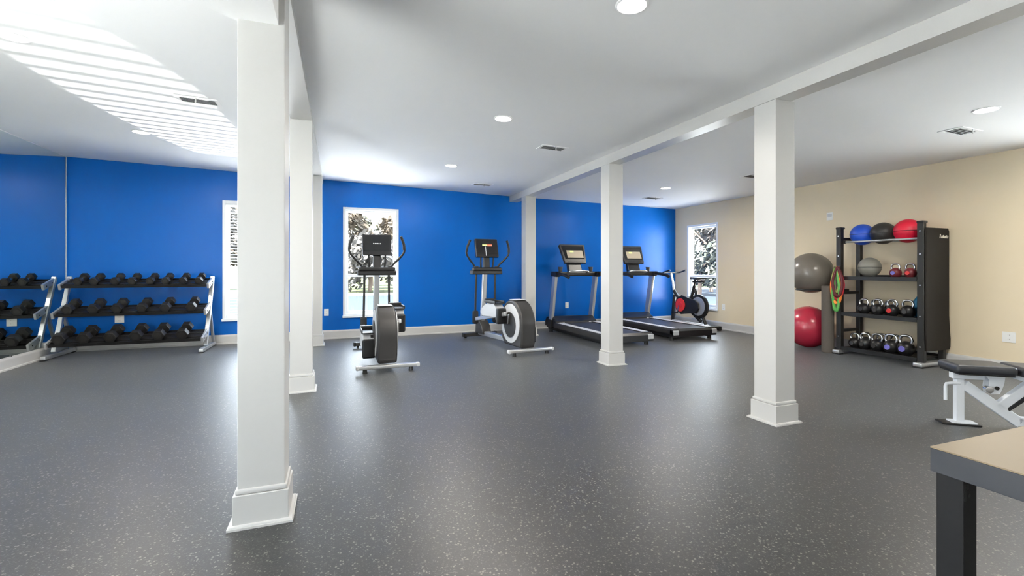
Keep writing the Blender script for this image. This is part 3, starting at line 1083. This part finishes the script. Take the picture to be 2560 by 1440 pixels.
obj('handlebar_post', MB().tube([(0, 1.00, .62), (0, 1.06, .92), (0, 1.12, 1.10)], .028, 12), 'silver', bk)
hb = MB()
hb.tube([(-.20, .90, 1.17), (-.215, 1.02, 1.14), (-.20, 1.12, 1.12), (0, 1.14, 1.12), (.20, 1.12, 1.12), (.215, 1.02, 1.14), (.20, .90, 1.17)], .016, 12, smooth=5)
obj('handlebar', hb, 'black', bk)
obj('front_fork', MB().tube([(0, 1.00, .66), (0, 1.05, .30), (0, 1.06, .06)], .034, 12), 'black', bk)
for yy, nm in ((.06, 'rear_stabiliser'), (1.06, 'front_stabiliser')):
    st = obj(nm, MB().bar((-.27, yy, .055), (.27, yy, .055), .07, .055, .014), 'black', bk)
    for s in (-1, 1):
        obj('foot_pad', MB().box(s * .27 - .035, s * .27 + .035, yy - .045, yy + .045, 0, .085, .010), 'rubber', st)
obj('frame_rail', MB().bar((0, .06, .10), (0, 1.06, .10), .07, .05, .012), 'silver', bk)


# ------------------------------------------------------------------ storage rack with balls and kettlebells
SX0, SX1 = 6.615, 7.085            # front and back of the rack
SY0, SY1 = 3.565, 4.55            # near and far end
sr = thing('storage_rack', 'tall black accessory storage rack against the beige wall', 'rack', ((SX0 + SX1) / 2, (SY0 + SY1) / 2, 0), 0)
ox, oy = (SX0 + SX1) / 2, (SY0 + SY1) / 2
for yy, nm in ((SY0, 'near'), (SY1, 'far')):
    y = yy - oy
    s = -1 if nm == 'near' else 1
    po = obj('end_frame', MB().box(-.235, -.170, y - .035, y + .035, .06, 1.765, .010), 'charcoal', sr)
    obj('post_cap', MB().box(-.240, -.150, y - .038, y + .038, 1.755, 1.785, .008), 'black', po)
    for z in (.25, .62, 1.0, 1.38, 1.66):
        obj('bolt', MB().cyl((-.238, y, z), (-.232, y, z), .009, seg=10), 'chrome', po)
    obj('back_post', MB().box(.170, .235, y - .03, y + .03, .06, 1.70, .010), 'charcoal', sr)
    pn = [(-.20, .20), (.24, .20), (.262, .235), (.266, .33), (.250, .45), (.236, .62), (.236, 1.66), (.215, 1.70), (-.21, 1.70), (-.215, 1.66), (-.215, .45), (-.205, .32)]
    if nm == 'far':
        for z in (.33, .86, 1.62):
            obj('end_brace', MB().box(-.172, .172, y - .018, y + .018, z - .02, z + .02, .004), 'charcoal', sr)
    if nm == 'near':
        ep = obj('end_panel', MB().prism(pn, y + s * .036, y + s * .058, 'y', .008, 2), 'fabric', sr)
        for k, (w, hh) in enumerate(((.022, .050), (.030, .032), (.024, .038), (.030, .030), (.026, .036), (.022, .030))):
            x0 = .035 + k * .030
            obj('panel_mark', MB().prism([(x0, 1.575), (x0 + w * .8, 1.575), (x0 + w * .8 + .010, 1.575 + hh), (x0 + .010, 1.575 + hh)], y + s * .0575, y + s * .0595, 'y'), 'pale', ep)
    ft = obj('foot', MB().box(-.295, .255, y - .05, y + .05, .012, .062, .014), 'silver', sr)
    for xx in (-.25, .21):
        obj('foot_pad', MB().box(xx - .04, xx + .04, y - .052, y + .052, 0, .014, .004), 'rubber', ft)
    for xx in (-.20, .20):
        obj('foot_post', MB().box(xx - .022, xx + .022, y - .022, y + .022, .05, .22, .006), 'chrome', sr)
a0, a1 = SY0 - oy + .037, SY1 - oy - .037
for z in (.10, .585, 1.085):
    s = MB()
    s.box(-.225, .225, a0, a1, z - .012, z, .003)
    s.box(-.232, -.222, a0, a1, z - .040, z + .012, .003)
    s.box(.222, .232, a0, a1, z - .030, z + .030, .003)
    so = obj('shelf', s, 'black', sr)
    for k in range(4):
        yy = a0 + (a1 - a0) * (k + .5) / 4
        obj('shelf_mat', MB().box(-.20, .20, yy - .115, yy + .115, z + .0005, z + .004), 'rubber', so)
for xx in (-.150, .100):
    obj('ball_rail', MB().tube([(xx, a0, 1.575), (xx, a1, 1.575)], .014, 12), 'silver', sr)
    for yy in (a0 + .004, a1 - .004):
        obj('rail_bracket', MB().box(min(xx, 0.2 if xx > 0 else -.2), max(xx, .2 if xx > 0 else -.2), yy - .006, yy + .006, 1.555, 1.595, .003), 'charcoal', sr)

BRX = (ox - .150 + ox + .100) / 2


def med_ball(label, mat, px, r, X, z, stripe):
    Y = y_of(px, X)
    t = thing('medicine_ball', label, 'medicine ball', (X, Y, z), 0, 'medicine balls on the storage rack')
    obj('shell', MB().ball((0, 0, 0), r, 32, 20), mat, t)
    obj('seam', MB().tube([(r * 1.0 * math.cos(2 * PI * k / 40), r * 1.0 * math.sin(2 * PI * k / 40), 0) for k in range(40)], .0035, 6, closed=True), stripe, t)
    return t


RB = 0.145


def rail_z(r):
    return 1.575 + math.sqrt((r + .0145) ** 2 - .125 ** 2)


med_ball('blue medicine ball on the top of the storage rack', 'medblue', 2156, RB, BRX, rail_z(RB), 'medblack')
med_ball('black medicine ball between the blue and the red one', 'medblack', 2208, RB, BRX, rail_z(RB), 'darkgrey')
med_ball('red medicine ball on the top of the storage rack', 'medred', 2270, RB + .006, BRX, rail_z(RB + .006), 'medblack')
med_ball('grey medicine ball on the second shelf of the storage rack', 'medgrey', 2174, .132, ox - .05, 1.0895 + .132, 'darkgrey')


def kettlebell(label, px, z, r, X, body='black', band=None, rot=0.0):
    Y = y_of(px, X)
    t = thing('kettlebell', label, 'kettlebell', (X, Y, z), rot, 'kettlebells on the storage rack')
    pr = [(0, 0), (r * .55, 0), (r * .66, r * .06)]
    for k in range(2, 17):
        a = -PI / 2 + PI * k / 17
        pr.append((r * math.cos(a), r * .86 + r * math.sin(a)))
    pr = [p for p in pr if p[1] >= 0] + [(0, r * 1.86)]
    pr[3:] = [p for p in pr[3:] if p[1] > r * .08]
    obj('bell', MB().lathe(pr, 26), body, t)
    hw = r * .72
    obj('handle', MB().tube([(0, -hw * .80, r * 1.42), (0, -hw * 1.02, r * 1.95), (0, -hw * .72, r * 2.48), (0, 0, r * 2.60), (0, hw * .72, r * 2.48), (0, hw * 1.02, r * 1.95), (0, hw * .80, r * 1.42)], r * .165, 12, smooth=5), 'chrome', t)
    if band:
        obj('face_badge', MB().cyl((-r * .90, 0, r * .86), (-r * 1.01, 0, r * .86), r * .40, r * .36, 22), band, t)
    return t


kx = ox - .085
kettlebell('kettlebell with maroon face on the second shelf, beside the grey ball', 2239, 1.0895, .066, kx, 'maroon', 'purple')
kettlebell('kettlebell with red face on the second shelf, next to the near panel', 2276, 1.0895, .066, kx, 'maroon', 'red')
kettlebell('leftmost dark kettlebell on the third shelf', 2160, .5895, .074, kx, 'black', 'darkgrey')
kettlebell('second dark kettlebell on the third shelf', 2195, .5895, .076, kx, 'black', 'darkgrey')
kettlebell('third kettlebell on the third shelf, with red face', 2231, .5895, .078, kx, 'black', 'red')
kettlebell('kettlebell on the third shelf beside the teal soft bag', 2270, .5895, .080, kx, 'black', 'darkgrey')
kettlebell('small kettlebell at the left end of the bottom shelf', 2137, .1045, .074, kx, 'black', 'darkgrey')
kettlebell('second kettlebell from the left on the bottom shelf', 2163, .1045, .080, kx, 'black', 'darkgrey')
kettlebell('third kettlebell from the left on the bottom shelf', 2193, .1045, .084, kx, 'black', 'darkgrey')
kettlebell('kettlebell with violet face on the bottom shelf', 2228, .1045, .090, kx, 'black', 'purple')
kettlebell('largest violet-faced kettlebell next to the near foot', 2265, .1045, .094, kx, 'black', 'purple')
# second row, behind
kb = ox + .10
for n, (px, z, r) in enumerate(((2190, .5895, .07), (2225, .5895, .07), (2165, .1045, .075), (2205, .1045, .078), (2240, .1045, .08))):
    kettlebell(('grey-handled kettlebell in the back row of the third shelf, on the left', 'grey-handled kettlebell in the back row of the third shelf, on the right',
                'kettlebell in the back row of the bottom shelf, leftmost', 'kettlebell in the back row of the bottom shelf, middle',
                'kettlebell in the back row of the bottom shelf, rightmost')[n], px, z, r, kb, 'black')
tb = thing('soft_bag', 'teal soft weight bag at the near end of the third shelf', 'bag', (ox + .06, 3.72, .590), 0)
sb = MB()
sb.lathe([(0, 0), (.060, .004), (.078, .04), (.082, .12), (.070, .20), (.040, .25), (.018, .275), (.022, .300), (.0, .300)], 22)
obj('sack', sb, 'teal', tb)
obj('tie', MB().tube([(.026 * math.cos(2 * PI * k / 20), .026 * math.sin(2 * PI * k / 20), .268) for k in range(20)], .006, 8, closed=True), 'black', tb)

# resistance bands hung from a hook on the far post
hx, hy = SX0 - .012, SY1 + .018
hk = thing('band_hook', 'steel hook on the far post of the storage rack, holding bands', 'hook', (hx, hy, 1.21))
obj('hook_arm', MB().tube([(.014, -.02, 0), (-.03, -.02, 0), (-.060, -.02, .002), (-.072, -.02, .022)], .006, 10, smooth=4), 'chrome', hk)
obj('hook_plate', MB().box(.004, .012, -.045, .005, -.03, .03, .002), 'chrome', hk)
for n, (mat, colr, dy, ln, wd, xo) in enumerate((('bandred', 'red', -.030, .44, .075, -.030), ('bandorange', 'orange', -.018, .50, .066, -.036), ('bandgreen', 'green', -.012, .60, .040, -.042),
                                                 ('bandolive', 'olive yellow', .004, .34, .045, -.034), ('bandpurple', 'dark maroon', -.060, .40, .060, -.048))):
    b = thing('resistance_band', '%s rubber resistance band hanging on the storage rack post' % colr, 'exercise band', (hx + xo, hy - .018 + dy * .5, 1.216), 0, 'resistance bands on the hook')
    pts = [(0, 0, .0065), (-.004, wd * .5, -ln * .18), (-.012, wd * 1.0, -ln * .55), (-.006, wd * .55, -ln * .94), (0, 0, -ln), (.004, -wd * .55, -ln * .94), (.010, -wd * 1.0, -ln * .55), (.004, -wd * .5, -ln * .18)]
    obj('loop', MB().tube(pts, .019, 8, closed=True, smooth=4), mat, b)
    obj('join_sleeve', MB().cyl((-.009, wd * .62, -ln * .93), (.0, wd * .05, -ln * 1.0), .024, seg=10), mat, b)

# ------------------------------------------------------------------ exercise balls and foam roller
GB = (6.745, 5.06, 1.135)
gb = thing('exercise_ball', 'large grey exercise ball held up beside the storage rack', 'exercise ball', GB, 0, 'exercise balls')
obj('shell', MB().ball((0, 0, 0), .305, 48, 32), 'greyball', gb)
obj('valve', MB().cyl((.10, .05, .286), (.106, .053, .300), .010, seg=12), 'black', gb)
rbp = (6.76, 5.11, .312)
rb_ = thing('exercise_ball', 'large crimson exercise ball on the floor behind the foam roller', 'exercise ball', rbp, 0, 'exercise balls')
obj('shell', MB().ball((0, 0, 0), .312, 48, 32), 'redball', rb_)
obj('valve', MB().cyl((.10, .05, .292), (.106, .053, .306), .010, seg=12), 'black', rb_)
# ring that carries the upper ball, bolted to the rack's far end
hold = thing('ball_holder', 'black steel ring bracket carrying the grey exercise ball', 'bracket', (GB[0], GB[1], .0))
rr, zz = .19, GB[2] - math.sqrt((.305 + .012) ** 2 - .19 ** 2)
obj('ring', MB().tube([(rr * math.cos(2 * PI * k / 40), rr * math.sin(2 * PI * k / 40), zz) for k in range(40)], .011, 10, closed=True), 'black', hold)
obj('bracket_arm', MB().bar((.05, -.18, zz - .004), (.05, SY1 + .026 - GB[1], zz - .004), .03, .02, .005), 'black', hold)
obj('bracket_plate', MB().box(-.02, .12, SY1 + .0185 - GB[1], SY1 + .026 - GB[1], zz - .04, zz + .03, .002), 'black', hold)
obj('wall_arm', MB().bar((.18, .0, zz - .004), (XR - GB[0] - .006, .0, zz - .004), .03, .02, .005), 'black', hold)
obj('wall_plate', MB().box(XR - GB[0] - .012, XR - GB[0] - .001, -.05, .05, zz - .07, zz + .06, .002), 'black', hold)
fr = thing('foam_roller', 'tall grey foam roller standing upright in front of the crimson ball', 'foam roller', (6.605, 4.695, 0), 0)
obj('roller', MB().cyl((0, 0, 0), (0, 0, .955), .078, seg=36, bev=.008), 'foam', fr)
obj('core', MB().cyl((0, 0, .950), (0, 0, .957), .028, seg=20), 'darkgrey', fr)

# ------------------------------------------------------------------ bench
bn = thing('weight_bench', 'adjustable bench with white frame and black pads at the right edge', 'bench', (4.50, 2.17, 0), math.radians(-37.7))
pf = MB().box(-.125, .120, -.055, .055, 0.0, .014, .005)
obj('front_foot', pf, 'black', bn)
obj('foot_plate', MB().box(-.06, .10, -.045, .045, .013, .024, .004), 'whiteframe', bn)
obj('front_post', MB().box(-.026, .026, -.026, .026, .022, .385, .006), 'whiteframe', bn)
obj('seat_bracket', MB().box(-.050, .150, -.030, .030, .352, .412, .008), 'whiteframe', bn)
sp = obj('seat_pad', MB().box(-.075, .290, -.140, .140, .412, .478, .026, 4), 'vinylpad', bn)
obj('pad_board', MB().box(-.060, .275, -.125, .125, .403, .413, .002), 'black', bn)
obj('main_beam', MB().bar((.028, 0, .310), (.370, 0, .040), .05, .075, .008), 'whiteframe', bn)
obj('floor_beam', MB().bar((.350, 0, .055), (1.22, 0, .055), .05, .07, .008), 'whiteframe', bn)
obj('back_support', MB().bar((.235, 0, .145), (.47, 0, .375), .05, .065, .008), 'whiteframe', bn)
obj('support_stop', MB().bar((.290, -.012, .135), (.40, -.012, .235), .03, .018, .004), 'black', bn)
obj('back_pad', MB().box(.315, 1.14, -.145, .145, .405, .475, .026, 4), 'vinylpad', bn)
obj('back_board', MB().box(.33, 1.12, -.13, .13, .374, .406, .003), 'whiteframe', bn)
obj('rear_foot', MB().bar((1.22, -.28, .035), (1.22, .28, .035), .06, .065, .008), 'whiteframe', bn)
hkp = obj('pull_handle', MB().tube([(.0, -.018, .318), (-.055, -.024, .318), (-.088, -.024, .312), (-.094, -.024, .29), (-.094, -.024, .185)], .0115, 10), 'whiteframe', bn)
ad = obj('adjuster_plate', MB().prism([(.14, .405), (.27, .405), (.26, .33), (.235, .255), (.185, .25), (.165, .30), (.17, .36)], -.034, -.028, 'y', .001), 'whiteframe', bn)
obj('adjuster_plate', MB().prism([(.14, .405), (.27, .405), (.26, .33), (.235, .255), (.185, .25), (.165, .30), (.17, .36)], .028, .034, 'y', .001), 'whiteframe', bn)
obj('adjuster_knob', MB().cyl((.155, -.07, .29), (.155, -.03, .29), .026, seg=18, bev=.005), 'chrome', bn)
obj('pivot_bolt', MB().cyl((.215, -.042, .30), (.215, .042, .30), .014, seg=14), 'charcoal', bn)

# ------------------------------------------------------------------ table at the lower right
TX0, TY1, TZ = 1.408, 0.737, 0.75
TX1, TY0 = 2.85, -0.05
tb2 = thing('work_table', 'pale topped table with dark steel frame at the lower right corner', 'table', ((TX0 + TX1) / 2, (TY0 + TY1) / 2, 0), 0)
hxw, hyw = (TX1 - TX0) / 2, (TY1 - TY0) / 2
obj('table_top', MB().box(-hxw, hxw, -hyw, hyw, TZ - .004, TZ, .001), 'tabletop', tb2)
fa = MB()
for s in (-1, 1):
    fa.box(min(s * hxw, s * (hxw - .03)), max(s * hxw, s * (hxw - .03)), -hyw, hyw, TZ - .062, TZ - .0042, .0015)
    fa.box(-hxw + .03, hxw - .03, min(s * hyw, s * (hyw - .03)), max(s * hyw, s * (hyw - .03)), TZ - .062, TZ - .0042, .0015)
obj('apron_frame', fa, 'tablesteel', tb2)
for sx in (-1, 1):
    for sy in (-1, 1):
        x0 = -hxw + .012 if sx < 0 else hxw - .068
        y0 = -hyw + .004 if sy < 0 else hyw - .062
        lg = obj('leg', MB().box(x0, x0 + .056, y0, y0 + .056, .010, TZ - .0625, .003), 'tablelegsteel', tb2)
        obj('levelling_foot', MB().cyl((x0 + .028, y0 + .028, 0), (x0 + .028, y0 + .028, .012), .020, seg=16), 'rubber', lg)
        if sx < 0 and sy > 0:
            obj('slot', MB().box(x0 + .004, x0 + .010, y0 - .0008, y0 + .002, TZ - .115, TZ - .075), 'slot', lg)
            obj('slot', MB().box(x0 + .012, x0 + .020, y0 - .0008, y0 + .002, TZ - .088, TZ - .075), 'slot', lg)
            obj('screw', MB().cyl((x0 + .022, y0 - .0012, TZ - .103), (x0 + .022, y0 + .001, TZ - .103), .0045, seg=12), 'slot', lg)

# ------------------------------------------------------------------ outside the windows
GZ = -0.66
structure('ground_outside', MB().box(-26, 36, YB - .5, 34, GZ - .2, GZ), 'asphalt', 'grey asphalt parking ground outside')
pv = MB()                                               # unseen pale concrete, added to bounce sunlight up to the ceiling
pv.box(-60, 70, -60, YF - .3, -.60, -.08)
pv.box(-26, 36, YB + .3, 17.6, -.75, -.64)
pv.box(-60, XL - .3, YF - .3, YB - .5, -.60, -.08)
pv.box(XR + .3, 70, YF - .3, YB - .5, -.60, -.08)
structure('bounce_pavement', pv, 'concrete', 'unseen pale concrete pavement added to bounce sunlight indoors')
structure('lawn_outside', MB().box(-80, 90, 34.35, 110, GZ - .2, GZ + .06), 'grass', 'yellow green lawn beyond the parking')
structure('kerb_outside', MB().box(-80, 90, 33.95, 34.40, GZ - .2, GZ + .13, .02), 'concrete', 'pale concrete kerb beyond the parking')


def tree(label, x, y, h, spread, mat, leaves=2600, trunk=.16, low=.18, sz=.34):
    t = thing('tree', label, 'tree', (x, y, GZ + .0), random.uniform(0, 6), 'trees beyond the parking')
    tb_ = MB()
    top = (random.uniform(-.3, .3), random.uniform(-.3, .3), h * .62)
    tb_.tube([(0, 0, -.1), (.05, .02, h * .2), (top[0] * .5, top[1] * .5, h * .42), top], trunk, 8, rs=[trunk, trunk * .85, trunk * .6, trunk * .4])
    for k in range(6):
        a = k * 1.05 + random.uniform(-.3, .3)
        z0 = h * (.25 + .05 * k)
        tb_.tube([(top[0] * .3, top[1] * .3, z0), (spread * .35 * math.cos(a), spread * .35 * math.sin(a), z0 + h * .12), (spread * .68 * math.cos(a), spread * .68 * math.sin(a), z0 + h * .26)], trunk * .35, 6)
    obj('trunk', tb_, 'bark', t)
    bm = bmesh.new()
    blobs = []
    for k in range(13):
        a, rr_ = random.uniform(0, 2 * PI), spread * math.sqrt(random.random()) * .72
        z = h * random.uniform(low + .14, .90)
        blobs.append((Vector((rr_ * math.cos(a), rr_ * math.sin(a), z)), spread * random.uniform(.30, .46)))
    for k in range(leaves):
        c, r = random.choice(blobs)
        d = Vector((random.gauss(0, 1), random.gauss(0, 1), random.gauss(0, 1))).normalized()
        p = c + d * r * random.uniform(.55, 1.0)
        s = sz * random.uniform(.5, 1.15)
        n = Vector((random.gauss(0, 1), random.gauss(0, 1), random.gauss(0, 1))).normalized()
        u = n.orthogonal().normalized() * s
        v = n.cross(u).normalized() * s * .7
        q = [bm.verts.new(p + w) for w in (-u, v * .6, u, -v * .6)]
        bm.faces.new(q)
    me = D.meshes.new('foliage')
    bm.to_mesh(me)
    bm.free()
    me.materials.append(M[mat])
    tag(put('foliage', me, t), kind='stuff')
    return t


def dirpos(px, dist):
    a, b = ray(px)
    n = math.hypot(a, b)
    return (a / n * dist, b / n * dist)


TREES = [
    ('tan leaved tree seen through the left edge of window one', 545, 46, 7.2, 3.0, 'leaf_tan'),
    ('pale grey bare tree seen beside the nearest column', 640, 40, 6.4, 2.8, 'leaf_grey'),
    ('tan autumn tree at the left of the elliptical window', 868, 44, 7.6, 2.5, 'leaf_tan'),
    ('olive green tree in the middle of the elliptical window', 930, 52, 7.2, 2.6, 'leaf_olive'),
    ('brown tree at the right of the elliptical window', 1000, 45, 7.2, 2.4, 'leaf_tan'),
    ('low pale grey thicket below the trees in the elliptical window', 925, 38.5, 3.9, 3.2, 'leaf_grey'),
    ('grey green tree filling the top of the beige wall window', 1715, 51, 10.2, 3.4, 'leaf_green'),
    ('pinkish brown tree in the beige wall window', 1778, 41, 7.2, 2.8, 'leaf_grey'),
    ('dark shrub low in the beige wall window', 1748, 35, 3.6, 2.2, 'leaf_green'),
]
for lab, px, dist, h, spd, mat in TREES:
    x, y = dirpos(px, dist)
    tree(lab, x, y, h, spd, mat)
